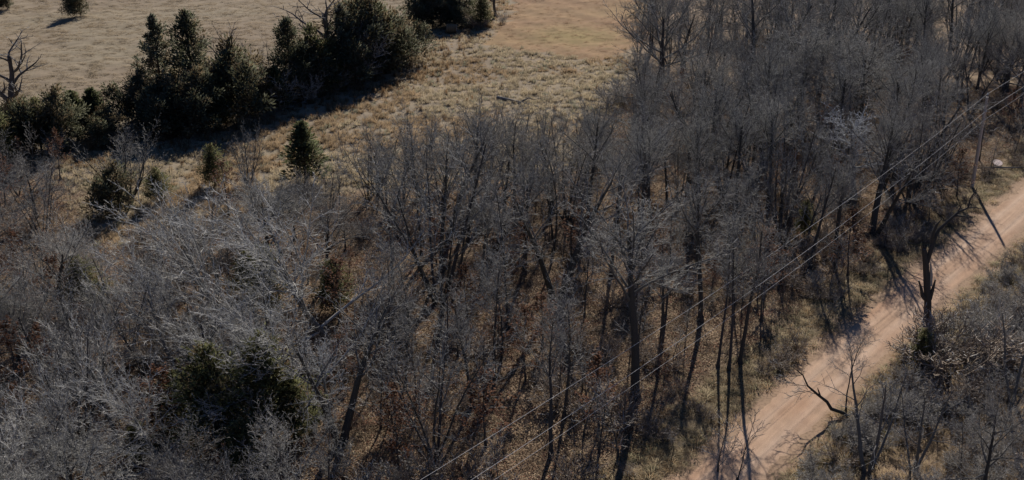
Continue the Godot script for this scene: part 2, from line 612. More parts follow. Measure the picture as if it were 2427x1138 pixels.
func build_scatter() -> void:
	var coarse := tuft(26, 0.36, 0.3, 0.032, 1.1)
	var low := tuft(16, 0.34, 0.085, 0.03, 1.35)
	var stalks := tuft(20, 0.28, 0.75, 0.018, 0.6)
	var a := []
	var b := []
	var c := []
	var d := []
	var leaves := []
	for i in 120000:
		var z := rng.randf_range(-236.0, -48.0)
		var x := rng.randf_range(-1.0, 1.0) * (8.0 - z * 0.47)
		var off := road_off(x, z)
		if absf(off) < 2.35 + rng.randf() * 0.5:
			continue
		var q := Vector2(x + rng.randfn() * 0.8, z + rng.randfn() * 0.8)
		var clump := fine.get_noise_2d(x * 1.1, z * 1.1)
		var wide_ := broad.get_noise_2d(x * 0.9 + 80.0, z * 0.9)
		if absf(off) < 6.6:
			if rng.randf() < 0.75:
				var k := rng.randf()
				var tone := Color(0.34, 0.275, 0.175) if k < 0.6 else (Color(0.29, 0.20, 0.11) if k < 0.85 else Color(0.25, 0.225, 0.135))
				b.append([lie(x, z, rng.randf_range(0.6, 1.3), rng.randf_range(1.0, 2.6)), shade(tone, 0.3)])
		elif off > 0.0:
			if rng.randf() < 0.6:
				b.append([lie(x, z, rng.randf_range(0.6, 1.2), rng.randf_range(1.0, 2.4)), shade(Color(0.36, 0.27, 0.165), 0.35)])
		elif Geometry2D.is_point_in_polygon(q, WOOD):
			if z > -150.0 and rng.randf() < 0.7:
				var k := rng.randf()
				var tone := Color(0.44, 0.325, 0.21) if k < 0.55 else (Color(0.22, 0.145, 0.09) if k < 0.85 else Color(0.28, 0.14, 0.09))
				leaves.append([lie(x, z, rng.randf_range(0.8, 1.4), 1.0), shade(tone, 0.3)])
			if rng.randf() < 0.12:
				b.append([lie(x, z, rng.randf_range(0.5, 1.1), rng.randf_range(1.0, 2.0)), shade(Color(0.29, 0.24, 0.15), 0.3)])
		elif Geometry2D.is_point_in_polygon(q, HAY):
			if rng.randf() < 0.25:
				c.append([lie(x, z, rng.randf_range(0.5, 1.0), 0.4), shade(Color(0.31, 0.195, 0.11), 0.12)])
		else:
			var hedge := hedge_off(x, z)
			var upper := x < -4.0 and _above_hedge(x, z)
			if upper:
				if rng.randf() < 0.5 + clump:
					b.append([lie(x, z, rng.randf_range(0.6, 1.3), rng.randf_range(0.5, 1.3)), shade(Color(0.36, 0.29, 0.2).lerp(Color(0.31, 0.235, 0.15), clampf(wide_ * 2.0, 0, 1)), 0.22)])
			elif clump > 0.02 or rng.randf() < 0.3:
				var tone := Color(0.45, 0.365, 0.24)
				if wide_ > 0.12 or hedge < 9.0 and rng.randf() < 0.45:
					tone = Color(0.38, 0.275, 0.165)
				if rng.randf() < 0.07:
					tone = Color(0.25, 0.24, 0.165)
				a.append([lie(x, z, rng.randf_range(0.5, 1.25), rng.randf_range(0.8, 1.9)), shade(tone, 0.3)])
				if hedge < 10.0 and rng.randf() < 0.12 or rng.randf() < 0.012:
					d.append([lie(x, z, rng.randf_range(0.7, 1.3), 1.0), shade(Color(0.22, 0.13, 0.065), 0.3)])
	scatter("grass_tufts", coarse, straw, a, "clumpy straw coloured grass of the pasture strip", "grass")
	scatter("short_grass", low, straw, b, "short winter grass on the grazed field, verges and wood floor", "grass")
	scatter("stubble", low, straw, c, "short tan stubble of the mown field", "grass")
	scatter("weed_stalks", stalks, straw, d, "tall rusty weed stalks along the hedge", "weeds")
	scatter("fallen_leaves", litter(), leafy, leaves, "brown fallen leaves covering the floor of the wood", "leaves")


func _above_hedge(x: float, z: float) -> bool:
	for i in HEDGE.size() - 1:
		if x >= HEDGE[i].x and x <= HEDGE[i + 1].x:
			return z < lerpf(HEDGE[i].y, HEDGE[i + 1].y, (x - HEDGE[i].x) / (HEDGE[i + 1].x - HEDGE[i].x))
	return x < HEDGE[0].x


func make_plants() -> void:
	var pale := {"trunk": Color(0.16, 0.155, 0.148), "branch": Color(0.45, 0.435, 0.4), "twig": Color(0.42, 0.4, 0.36)}
	make_tree("broad", "bare_oak_tree", "tree", {"h": 12.5, "rad": 0.3, "twig": Color(0.36, 0.345, 0.305)})
	make_tree("broad2", "bare_oak_tree", "tree", {"h": 12.0, "rad": 0.28, "from": [0.3, 0.25, 0.12, 0.1], "wob": [0.12, 0.2, 0.24, 0.28, 0.3], "twig": Color(0.26, 0.225, 0.185)})
	make_tree("field", "bare_spreading_tree", "tree", {"h": 13.0, "rad": 0.36, "kids": [14, 9, 7, 5], "from": [0.2, 0.2, 0.12, 0.12], "ratio": [1.0, 0.42, 0.36, 0.45], "angle": [1.3, 0.75, 0.65, 0.7], "up": [0.02, 0.07, 0.09, 0.1, 0.06], "least": [0.05, 0.04, 0.028, 0.02, 0.014], "crest": 0.5, "twig": Color(0.235, 0.22, 0.195)})
	make_tree("tall", "tall_bare_tree", "tree", {"h": 15.5, "wob": [0.045, 0.15, 0.24, 0.32, 0.36], "angle": [0.85, 0.8, 0.8, 0.85], "rad": 0.27, "stem": 0.75, "from": [0.62, 0.2, 0.12, 0.1], "ratio": [0.42, 0.44, 0.44, 0.5], "tip": 0.4})
	make_tree("tall2", "tall_bare_tree", "tree", {"h": 15.0, "rad": 0.22, "stem": 0.78, "from": [0.52, 0.2, 0.12, 0.1], "ratio": [0.38, 0.44, 0.44, 0.5], "angle": [0.75, 0.8, 0.8, 0.8], "twig": Color(0.27, 0.255, 0.225)})
	make_tree("slim", "slim_bare_tree", "tree", {"h": 13.5, "wob": [0.04, 0.15, 0.22, 0.3, 0.34], "rad": 0.13, "stem": 0.85, "limbs": false, "kids": [14, 8, 8, 6], "from": [0.55, 0.2, 0.12, 0.15], "ratio": [0.27, 0.46, 0.45, 0.5], "angle": [0.85, 0.75, 0.8, 0.8], "high": 0.8, "typical": [10.0, 2.6, 1.2, 0.6]})
	make_tree("slim2", "slim_bare_tree", "tree", {"h": 11.0, "rad": 0.10, "stem": 0.85, "limbs": false, "kids": [14, 8, 7, 5], "from": [0.4, 0.2, 0.12, 0.15], "ratio": [0.3, 0.46, 0.45, 0.5], "angle": [0.85, 0.75, 0.8, 0.8], "wob": [0.11, 0.18, 0.22, 0.25, 0.28], "twig": Color(0.28, 0.255, 0.235), "typical": [9.0, 2.6, 1.2, 0.6]})
	make_tree("fork", "forked_bare_tree", "tree", {"h": 13.0, "twig": Color(0.23, 0.21, 0.185), "rad": 0.26, "stem": 0.7, "stems": 2, "spread": 0.3, "kids": [10, 8, 8, 7], "from": [0.45, 0.2, 0.12, 0.1], "ratio": [0.5, 0.44, 0.44, 0.5], "typical": [8.0, 4.0, 2.0, 0.9]})
	make_tree("vase", "many_stemmed_bare_tree", "tree", {"h": 13.0, "rad": 0.115, "stem": 0.75, "stems": 5, "spread": 0.38, "kids": [10, 7, 7, 6], "from": [0.3, 0.2, 0.12, 0.1], "ratio": [0.4, 0.42, 0.42, 0.5], "angle": [0.85, 0.8, 0.85, 0.85], "up": [0.02, 0.03, 0.03, 0.03, 0.02], "typical": [8.0, 3.5, 1.6, 0.8]})
	make_tree("vase2", "many_stemmed_bare_tree", "tree", {"h": 9.0, "rad": 0.11, "stem": 0.75, "stems": 6, "spread": 0.6, "kids": [9, 7, 6, 5], "from": [0.25, 0.2, 0.12, 0.1], "ratio": [0.42, 0.44, 0.44, 0.5], "angle": [0.65, 0.65, 0.7, 0.7], "up": [0.04, 0.07, 0.07, 0.06, 0.04], "twig": Color(0.27, 0.24, 0.205), "typical": [6.0, 2.6, 1.2, 0.6]})
	var fan := {"h": 12.0, "rad": 0.27, "least": [0.03, 0.03, 0.024, 0.017, 0.0135], "kids": [14, 9, 8, 7], "from": [0.22, 0.16, 0.1, 0.1], "ratio": [1.15, 0.4, 0.38, 0.48], "angle": [1.1, 0.65, 0.8, 0.9], "lean": Vector3(-0.6, 0.1, 0.05), "up": [0.05, 0.03, 0.03, 0.02, 0.02], "wob": [0.1, 0.14, 0.22, 0.3, 0.34]}
	fan.merge(pale)
	make_tree("fan", "leaning_pale_tree", "tree", fan)
	var white := {"h": 9.0, "rad": 0.2, "kids": [13, 11, 9, 8], "from": [0.45, 0.2, 0.15, 0.15], "wob": [0.1, 0.24, 0.3, 0.34, 0.35], "trunk": Color(0.2, 0.2, 0.2), "branch": Color(0.4, 0.41, 0.42), "twig": Color(0.48, 0.49, 0.5), "ratio": [0.6, 0.42, 0.4, 0.45]}
	make_tree("white", "pale_twigged_tree", "tree", white)
	make_tree("dead", "sparse_bare_tree", "tree", {"h": 10.0, "stem": 0.75, "least": [0.08, 0.06, 0.045, 0.03, 0.02], "rad": 0.3, "thin": [0.75, 0.6, 0.55, 0.55], "kids": [7, 6, 5, 4], "from": [0.3, 0.25, 0.2, 0.2], "wob": [0.14, 0.24, 0.26, 0.3, 0.3], "angle": [0.75, 0.8, 0.8, 0.8], "ratio": [0.6, 0.5, 0.42, 0.4], "tip": 0.35, "trunk": Color(0.11, 0.1, 0.095), "branch": Color(0.13, 0.12, 0.115), "twig": Color(0.17, 0.16, 0.15)})
	make_tree("sparse", "open_bare_tree", "tree", {"h": 9.0, "stem": 0.8, "rad": 0.15, "stems": 3, "spread": 0.42, "kids": [7, 6, 5, 4], "from": [0.35, 0.25, 0.2, 0.2], "wob": [0.09, 0.2, 0.22, 0.25, 0.28], "ratio": [0.4, 0.48, 0.45, 0.45], "trunk": Color(0.13, 0.125, 0.12), "branch": Color(0.17, 0.165, 0.16), "twig": Color(0.29, 0.28, 0.265)})
	make_tree("young", "bare_sapling", "sapling", {"h": 6.0, "stem": 0.85, "rad": 0.055, "limbs": false, "kids": [10, 6, 5], "from": [0.3, 0.2, 0.2], "seg": [7, 4, 3, 2], "sides": [5, 3, 3, 3], "wob": [0.09, 0.18, 0.22, 0.25], "up": [0.03, 0.07, 0.06, 0.03], "ratio": [0.32, 0.45, 0.5], "angle": [0.75, 0.7, 0.75], "thin": [0.5, 0.55, 0.6], "typical": [6.0, 1.8, 0.8], "twig": Color(0.27, 0.24, 0.215)})
	make_tree("young2", "bare_sapling", "sapling", {"h": 5.0, "stem": 0.85, "rad": 0.045, "limbs": false, "kids": [9, 6, 5], "from": [0.15, 0.2, 0.2], "seg": [7, 4, 3, 2], "sides": [5, 3, 3, 3], "wob": [0.12, 0.18, 0.22, 0.25], "up": [0.03, 0.07, 0.06, 0.03], "ratio": [0.4, 0.45, 0.5], "angle": [0.7, 0.7, 0.75], "thin": [0.5, 0.55, 0.6], "typical": [5.0, 1.8, 0.8], "twig": Color(0.24, 0.205, 0.18)})
	make_tree("rust", "rusty_leaved_sapling", "sapling", {"h": 5.5, "stem": 0.85, "rad": 0.06, "limbs": false, "kids": [11, 6, 5], "from": [0.2, 0.2, 0.2], "seg": [7, 4, 3, 2], "sides": [5, 3, 3, 3], "wob": [0.09, 0.18, 0.22, 0.25], "up": [0.03, 0.07, 0.06, 0.03], "ratio": [0.36, 0.45, 0.5], "angle": [0.8, 0.7, 0.75], "thin": [0.5, 0.55, 0.6], "typical": [5.5, 1.8, 0.8], "twig": Color(0.17, 0.13, 0.11), "leaves": 900, "leaf": Color(0.14, 0.065, 0.035)})
	for k in 3:
		var tone: Color = [Color(0.31, 0.285, 0.25), Color(0.27, 0.215, 0.165), Color(0.36, 0.335, 0.3)][k]
		make_tree("brush%d" % k, "bare_shrub", "shrub", {"h": [2.6, 2.2, 3.4][k], "rad": 0.035, "stem": 0.8, "stems": [9, 11, 8][k], "spread": [0.75, 0.95, 0.6][k], "limbs": false, "kids": [7, 6, 4], "from": [0.12, 0.15, 0.15], "seg": [5, 4, 3, 2], "sides": [4, 3, 3, 3], "wob": [0.16, 0.24, 0.3, 0.32], "up": [0.03, 0.05, 0.05, 0.03], "ratio": [0.5, 0.5, 0.5], "angle": [0.75, 0.75, 0.8], "thin": [0.6, 0.6, 0.65], "typical": [2.5, 1.2, 0.6], "trunk": tone * 0.8, "branch": tone * 0.9, "twig": tone})
	var dark := Color(0.12, 0.125, 0.075)
	make_cedar("cone", "redcedar_tree", {"h": 11.5, "r": 3.9, "boughs": 150, "bare": 0.04, "taper": 0.62, "rise": 0.22, "dense": 24.0, "spray": 0.95, "fluff": 0.26, "tops": 1, "col": dark, "brown": 0.22, "category": "cedar"})
	make_cedar("open", "open_redcedar_tree", {"h": 11.5, "r": 4.2, "boughs": 120, "bare": 0.1, "taper": 0.7, "rise": 0.3, "dense": 24.0, "spray": 1.0, "fluff": 0.13, "tops": 1, "col": Color(0.15, 0.155, 0.105), "brown": 0.22, "category": "cedar"})
	make_cedar("round", "bushy_redcedar", {"h": 6.5, "r": 4.0, "boughs": 180, "bare": 0.03, "taper": 0.5, "rise": 0.35, "dense": 24.0, "spray": 0.95, "fluff": 0.25, "tops": 4, "col": Color(0.125, 0.125, 0.075), "brown": 0.3, "category": "cedar"})
	make_cedar("small", "small_redcedar", {"h": 5.0, "r": 1.7, "boughs": 110, "bare": 0.03, "taper": 0.65, "rise": 0.5, "dense": 34.0, "spray": 0.8, "fluff": 0.25, "tops": 1, "col": Color(0.11, 0.12, 0.055), "brown": 0.15, "category": "cedar"})
	make_cedar("olive", "olive_redcedar", {"h": 7.0, "r": 2.9, "boughs": 150, "bare": 0.05, "taper": 0.55, "rise": 0.3, "dense": 30.0, "spray": 0.72, "fluff": 0.25, "tops": 3, "col": Color(0.135, 0.135, 0.06), "brown": 0.15, "category": "cedar"})


func build_heroes() -> void:
	taken.append(Vector3(54, -124, 5.0)); taken.append(Vector3(55.5, -131, 5.0)); taken.append(Vector3(45.5, -104, 4.0)); taken.append(Vector3(43.5, -106, 4.0))
	# the upper field and the hedge along its fence line
	hero("round", -74.0, -195.0, 4.5, "wide dark cedar standing alone in the grazed field beside its shadow")
	hero("round", -89.2, -201.4, 2.8, "small dark cedar alone in the far corner of the grazed field")
	hero("dead", -61.0, -133.3, 11.8, "gaunt forked dead tree at the near end of the hedge, by the frame edge", 3.4, 1.5)
	hero("dead", -61.3, -134.1, 5.6, "low dead tree with one long crooked limb reaching over brown cedars", 2.2, 1.25)
	hero("round", -54.9, -123.5, 5.2, "low brownish cedar below the gaunt forked dead tree", 0.3, 1.2)
	hero("olive", -55.4, -117.7, 5.7, "brown green cedar cut off by the frame below the dead tree")
	hero("round", -50.5, -122.0, 6.6, "brown green cedar between the low dead tree and two pointed cedars")
	hero("small", -50.5, -126.6, 5.6, "first of two pointed cedars beside the gap before the big cedars", 0.0, 1.3)
	hero("small", -48.8, -128.2, 5.4, "second of two pointed cedars, nearer the big cedar cluster", 1.0, 1.4)
	hero("open", -43.5, -137.2, 11.8, "tall open cedar with pale tips, next to the taller dense cedar", 0.4, 1.05)
	hero("cone", -39.3, -136.5, 12.4, "tallest dense pointed cedar in the hedge cluster", 1.2, 1.05)
	hero("round", -44.1, -131.6, 6.0, "rounded cedar at the foot of the open pale tipped cedar")
	hero("round", -39.3, -129.5, 6.0, "big rounded cedar in front of the two tall cedars", 1.5, 1.15)
	hero("olive", -35.2, -131.6, 6.2, "rounded cedar beside the tall cluster, casting shade on the strip", -1.0, 1.2)
	hero("round", -33.9, -135.9, 8.7, "dull brown cedar under a slim bare tree with a feathery top", 1.2, 1.0)
	hero("dead", -34.9, -137.2, 12.1, "slim bare tree with a feathery top rising over the cedars", 3.0, 0.62)
	hero("dead", -37.3, -135.9, 7.7, "leaning bare tree with slanted limbs behind the brown cedar", 4.2, 0.8)
	hero("vase2", -34.0, -147.5, 7.4, "small pinkish bare tree in the gap of the hedge")
	hero("sparse", -31.7, -147.5, 7.7, "thin bare tree at the gap of the hedge beside dense cedars", 0.4, 0.7)
	hero("brush2", -31.7, -142.5, 3.9, "tangled bare shrub in the gap of the hedge")
	hero("small", -29.6, -138.3, 5.5, "low cedar bush at the gap of the hedge")
	hero("cone", -28.4, -142.5, 10.5, "dense pointed cedar starting the long dark hedge row", 0.3, 1.05)
	hero("round", -30.6, -139.0, 4.8, "rounded dark cedar filling the hedge gap's edge")
	hero("olive", -26.1, -146.1, 8.8, "second dense cedar of the long dark hedge row", 2.3, 1.1)
	hero("dead", -25.6, -152.9, 13.2, "big crooked dead tree whose long limb arches over the hedge", 2.6, 1.3)
	hero("olive", -24.0, -148.6, 6.6, "olive cedar in front of the crooked dead tree", -1.0, 1.1)
	hero("open", -22.9, -151.2, 10.5, "dark cedar of the hedge just past the crooked dead tree", 0.9, 1.0)
	hero("round", -20.7, -155.2, 10.6, "tall brown cedar hidden behind grey brush in the hedge", 4.0, 1.1)
	hero("vase", -20.2, -154.3, 10.7, "grey bare tree growing up through the dark hedge cedars", 0.7, 0.7)
	hero("olive", -18.5, -158.6, 8.7, "cedar at the far end of the long dark hedge row", 4.0, 1.1)
	hero("round", -16.7, -164.8, 6.2, "ragged cedar beside the opening before the hay bale", 2.0, 1.0)
	hero("cone", -14.9, -187.0, 8.4, "very dark cedar behind the hay bale, cut by the frame top", 0.0, 1.5)
	hero("cone", -11.9, -189.3, 8.7, "very dark cedar behind the hay bale, in the middle of its row", 1.0, 1.5)
	hero("round", -13.1, -185.8, 5.2, "low dark cedar directly behind the hay bale", 0.0, 1.3)
	hero("round", -9.7, -187.0, 4.3, "low dark cedar just behind the hay bale, on its far side", 1.0, 1.3)
	hero("cone", -8.7, -190.3, 8.5, "very dark cedar standing just past the hay bale", 2.0, 1.5)
	hero("olive", -5.1, -186.4, 5.1, "brown cedar at the end of the dark row by the mown field", 3.0, 1.25)
	hero("dead", -2.8, -194.3, 9.6, "dead tree past the hay bale casting branching shade on the field", 1.2, 1.0)
	hero("sparse", 6.0, -213.8, 4.5, "bare tree beyond the mown field, its lowest limbs at the frame top", 1.2, 1.0)
	for k in [[-27.2, -144.1, 6.7, "round", "between the first two pointed cedars of the hedge row"], [-25.1, -147.7, 6.5, "olive", "under the crooked dead tree's arching limb"], [-21.5, -152.5, 7.1, "round", "between dark cedars midway along the hedge row"], [-19.4, -156.5, 6.8, "round", "near the far end of the hedge row, low"], [-17.5, -160.8, 6.5, "olive", "last but one before the opening by the hay bale"], [-32.1, -137.2, 4.5, "olive", "at the near end of the hedge gap"], [-37.1, -130.5, 6.8, "round", "between the big rounded cedar and the feathery topped tree"], [-41.2, -129.5, 5.8, "round", "in front of the open pale tipped cedar"], [-53.2, -122.6, 5.8, "olive", "among brown cedars between the dead tree and pointed cedars"], [-46.1, -124.7, 4.0, "round", "low at the gap beside the pointed cedars"], [-56.3, -123.2, 4.8, "round", "brownish, under the gaunt dead tree"]]:
		hero(k[3], k[0], k[1], k[2], "bushy cedar " + k[4], -1.0, 1.15)
	for k in [[-29.1, -138.3, 6.1, "by the hedge gap"], [-26.4, -142.5, 6.1, "against the first dark cedars"], [-20.9, -151.6, 7.9, "against the tall brown cedar"], [-19.6, -154.7, 8.4, "climbing the far hedge cedars"], [-23.3, -148.2, 5.8, "below the olive cedar"], [-43.5, -128.6, 2.7, "in the near shade of the big cedars"], [-46.8, -123.5, 3.0, "beside the pointed cedars"], [-50.8, -120.3, 3.5, "in front of the brown cedars"]]:
		hero("brush2", k[0], k[1], k[2], "tall grey leafless shrub " + k[3], -1.0, 0.9)
	# the strip between the hedge and the wood
	hero("small", -21.6, -112.1, 6.3, "lone green cedar standing in the strip at the wood's edge", 0.2, 1.25)
	hero("round", -38.2, -103.3, 4.6, "dark cedar bush under a grey bare tree by the gap", 0.2, 0.95)
	hero("olive", -35.1, -106.0, 3.4, "low olive cedar at the foot of the grey tree by the gap", 0.2, 1.35)
	hero("vase2", -38.5, -106.8, 9.1, "grey many stemmed tree over a cedar bush beside the gap", 0.9, 1.15)
	hero("small", -40.3, -129.9, 2.1, "small brown leaved cedar at the near edge of the hedge shade")
	hero("vase2", -27.3, -111.0, 7.4, "fine twigged bare tree beside the lone green cedar", 2.0, 0.95)
	hero("olive", -30.6, -110.3, 4.4, "dark little cedar behind the fine twigged bare tree", 1.0, 1.1)
	# the wood's edge along the strip
	hero("vase", -2.6, -111.0, 11.5, "purplish upright tree standing out against the strip by the fallen log", 0.3, 0.8)
	hero("vase", -10.9, -106.2, 11.2, "dense grey upright tree at the wood's edge past the lone cedar", 1.3, 0.95)
	hero("vase", -7.0, -105.0, 11.0, "upright tree between the dense grey one and the purplish one", 2.3, 0.9)
	hero("vase2", -14.0, -109.2, 8.6, "thin twigged tree nearest the lone cedar at the wood's edge", 0.3, 1.0)
	hero("sparse", 0.5, -112.3, 9.5, "dark thin limbed tree in front of the fallen log", 0.8, 0.8)
	hero("vase", 5.1, -109.8, 10.7, "upright twiggy tree at the wood's corner beside the strip", 4.0, 0.85)
	for k in [[-14.6, -107.4, 8.2, "vase", "between the lone green cedar and the dense grey tree"], [-9.1, -107.4, 9.6, "vase2", "just behind the largest many stemmed tree, at the strip"], [-4.9, -109.2, 9.6, "vase", "at the strip beside the purplish tree"], [2.4, -109.2, 9.6, "vase2", "below the fallen log at the strip"], [7.6, -112.3, 9.3, "vase", "at the strip's far corner before the thicket"], [-21.1, -103.3, 4.8, "vase2", "below the lone green cedar"], [-17.9, -103.9, 5.7, "vase2", "just past the lone green cedar"], [-24.5, -101.7, 4.9, "vase2", "before the lone green cedar"]]:
		hero(k[3], k[0], k[1], k[2], "fine twigged edge tree " + k[4], -1.0, 0.9)
	hero("field", 20.5, -152.9, 15.2, "spreading bare tree overhanging the mown field corner, dark arching limbs", 0.0, 1.15, 9.0)
	hero("brush2", 14.6, -143.5, 3.9, "dark thicket shrub below the spreading tree, nearest the strip", 0.0, 1.5)
	hero("brush0", 17.5, -144.5, 3.4, "dark thicket shrub right under the spreading tree's trunk", 0.0, 1.6)
	hero("brush2", 12.4, -139.6, 3.6, "low thicket shrub at the strip's end, below the mown field corner", 0.0, 1.5)
	hero("vase", 26.8, -147.5, 8.8, "dense blue grey tree beside the spreading field tree", 0.5, 1.1)
	hero("fork", 33.3, -150.7, 16.4, "tall dark forked tree with a V of limbs behind blue grey crowns", 1.9, 1.1, 4.0)
	hero("fork", 44.8, -154.0, 13.0, "dark V shaped tree in the far wood, stems leaning apart", 0.4, 1.0, 3.5)
	hero("tall2", 40.2, -145.5, 13.0, "straight dark trunk beside the V shaped tree in the far wood")
	hero("tall", 63.4, -162.3, 15.6, "dark trunked tree in front of the bright far clearing", 0.0, 1.0, 4.0)
	hero("tall", 72.3, -179.9, 16.1, "farthest dark trunk standing in the bright clearing")
	hero("tall2", 72.5, -170.6, 14.9, "leaning dark trunk past the bright clearing near the frame edge")
	hero("white", 34.4, -107.4, 10.3, "pale twigged crooked tree, the whitest crown behind the power lines", 0.2, 1.0, 3.5)
	hero("fork", 38.4, -111.0, 12.1, "thick dark trunked tree beside the whitest crown, leaning stem", 0.9, 0.9, 3.0)
	hero("slim", 29.7, -105.0, 8.7, "slender dark leaning trunk before rusty saplings by the whitest crown")
	# the near wood
	hero("tall", 8.5, -68.1, 16.3, "tall dark trunk with small high fork, crossed by the power lines", 0.5, 1.15, 4.5)
	hero("slim", 15.0, -72.8, 12.9, "first of three slender straight trunks crossed by the power lines", 0.4, 1.0, 2.0)
	hero("slim", 15.7, -72.3, 13.4, "middle of three slender straight trunks crossed by the power lines", 1.4, 1.0, 2.0)
	hero("tall2", 16.7, -73.4, 14.2, "thickest of three slender straight trunks, nearest the road", 2.4, 0.8, 2.0)
	hero("fork", 3.6, -83.7, 13.9, "forked tree over sunlit leaf litter in the middle of the wood", 0.2, 1.0, 4.0)
	hero("tall2", 2.5, -61.7, 11.5, "dark leaning trunk at the bottom between the power lines", 5.2, 0.85, 4.0)
	hero("vase", -6.0, -83.7, 17.3, "largest many stemmed tree, its fan of stems filling the wood's middle", 0.2, 1.15, 4.0)
	hero("vase", -4.9, -61.2, 13.1, "many stemmed tree below the largest one, near the frame bottom", 1.2, 0.95, 3.5)
	hero("fork", -11.2, -62.9, 12.3, "forked dark trunk over leaf litter near the frame bottom", 0.6, 1.0, 3.5)
	hero("white", -12.0, -64.9, 7.6, "short pale limbed broken tree beside the forked dark trunk", 0.6, 0.6, 2.0)
	hero("fan", -13.1, -75.4, 14.5, "widest pale fan of branches sweeping over the wood, upper one", 0.1, 1.1, 3.5)
	hero("fan", -21.1, -77.5, 13.6, "pale sweeping tree at the outer end of the wide pale fan", 6.1, 1.0, 3.5)
	hero("fan", -12.9, -66.2, 12.0, "pale drooping branches hanging over the large olive cedar", 0.3, 0.95, 3.0)
	hero("fan", -25.2, -58.2, 8.8, "pale fan of branches in the bottom corner, brightest of the thicket", 6.1, 0.9, 3.0)
	hero("fan", -21.0, -59.6, 9.5, "leaning pale tree next to the bottom corner's bright fan", 0.2, 0.9, 3.0)
	hero("fan", -32.7, -74.1, 7.2, "pale low fan tree above the bottom corner thicket", 0.0, 0.8, 3.0)
	hero("vase", -43.2, -96.5, 9.4, "dome shaped grey tree beside the gap, by the frame edge", 0.0, 1.05, 3.5)
	hero("broad", -20.6, -88.2, 10.6, "grey rounded crown behind the wide pale fan", 0.0, 0.9, 3.0)
	hero("olive", -18.9, -62.4, 7.1, "large olive cedar low in the thicket, shaded side", 0.0, 1.3, 3.0)
	hero("olive", -15.9, -63.9, 7.2, "large olive cedar low in the thicket, sunlit yellower one", 2.0, 1.25, 3.0)
	hero("olive", -19.1, -80.3, 6.2, "olive cedar half hidden by the wide pale fan", 1.0, 0.8, 2.5)
	hero("olive", -14.2, -81.8, 4.4, "narrow olive cedar between pale fan and many stemmed tree", 1.0, 1.2, 2.0)
	hero("olive", -34.0, -81.4, 4.6, "narrow dark cedar in the thicket between two pale fans", 1.0, 1.3, 2.0)
	hero("olive", 27.1, -97.5, 3.4, "dark green cedar under the power lines near the verge", 1.0, 1.0, 2.0)
	hero("rust", 2.3, -76.1, 4.6, "rusty leaved sapling over sunlit litter below the forked tree", 1.0, 1.5, 2.0)
	hero("rust", -1.1, -75.4, 3.9, "rusty sapling beside the sunlit litter patch in the wood's middle", 2.0, 1.2, 2.0)
	hero("rust", 27.1, -107.4, 6.2, "rusty leaved sapling behind the slender leaning trunk", 3.0, 1.3, 2.0)
	# across the road
	hero("sparse", 22.2, -59.6, 9.5, "tall open tree in front of the road, dark forked stems", 2.7, 0.9, 2.5)
	hero("slim2", 22.7, -66.8, 6.9, "leaning thin tree crossing in front of the road", 0.4, 0.9, 1.5)
	hero("sparse", 25.1, -60.0, 7.5, "open grey tree beside the tall one across the road", 4.4, 0.85, 2.5)
	hero("olive", 29.8, -73.0, 2.9, "small dark cedar at the foot of the dead snag", 0.4, 1.0, 1.5)
	hero("brush1", 32.0, -72.3, 4.3, "brown tangled shrub beside the dead snag's foot", 0.4, 1.4, 2.0)
	hero("young2", 12.8, -59.6, 5.2, "thin sapling standing where the road leaves the frame", 0.4, 1.2, 1.5)
	hero("young2", 13.7, -58.2, 5.7, "thin sapling on the road's edge at the frame bottom", 2.4, 1.0, 1.5)
	for k in [[31.7, -76.4, 2.3, "brush0", "hiding the dead snag's foot"], [29.9, -74.1, 2.1, "brush1", "at the road's edge before the dead snag"], [32.2, -75.1, 3.0, "brush1", "behind the brown tangled shrub by the snag"], [35.1, -77.5, 3.4, "brush2", "across the road past the dead snag"]]:
		hero(k[3], k[0], k[1], k[2], "leafless shrub " + k[4], -1.0, 1.4, 1.0)
	for k in [[-22.3, -64.9, 4.2, "left of the two large olive cedars"], [-16.6, -59.6, 3.7, "below the two large olive cedars at the frame bottom"], [-14.1, -63.4, 4.4, "between the olive cedars and the forked dark trunk"], [-23.6, -61.0, 2.8, "under the bottom corner's pale fan"], [-21.7, -84.9, 3.8, "inside the wide pale fan"]]:
		hero("olive", k[0], k[1], k[2], "low dark green cedar " + k[3], -1.0, 1.25, 2.0)
	hero("sparse", 34.4, -67.6, 8.7, "dark open tree at the frame edge across the road", 1.0, 0.8, 2.5)
	hero("broad2", 28.3, -57.0, 10.3, "grey crowned tree in the bottom corner across the road", 1.0, 0.6, 2.5)


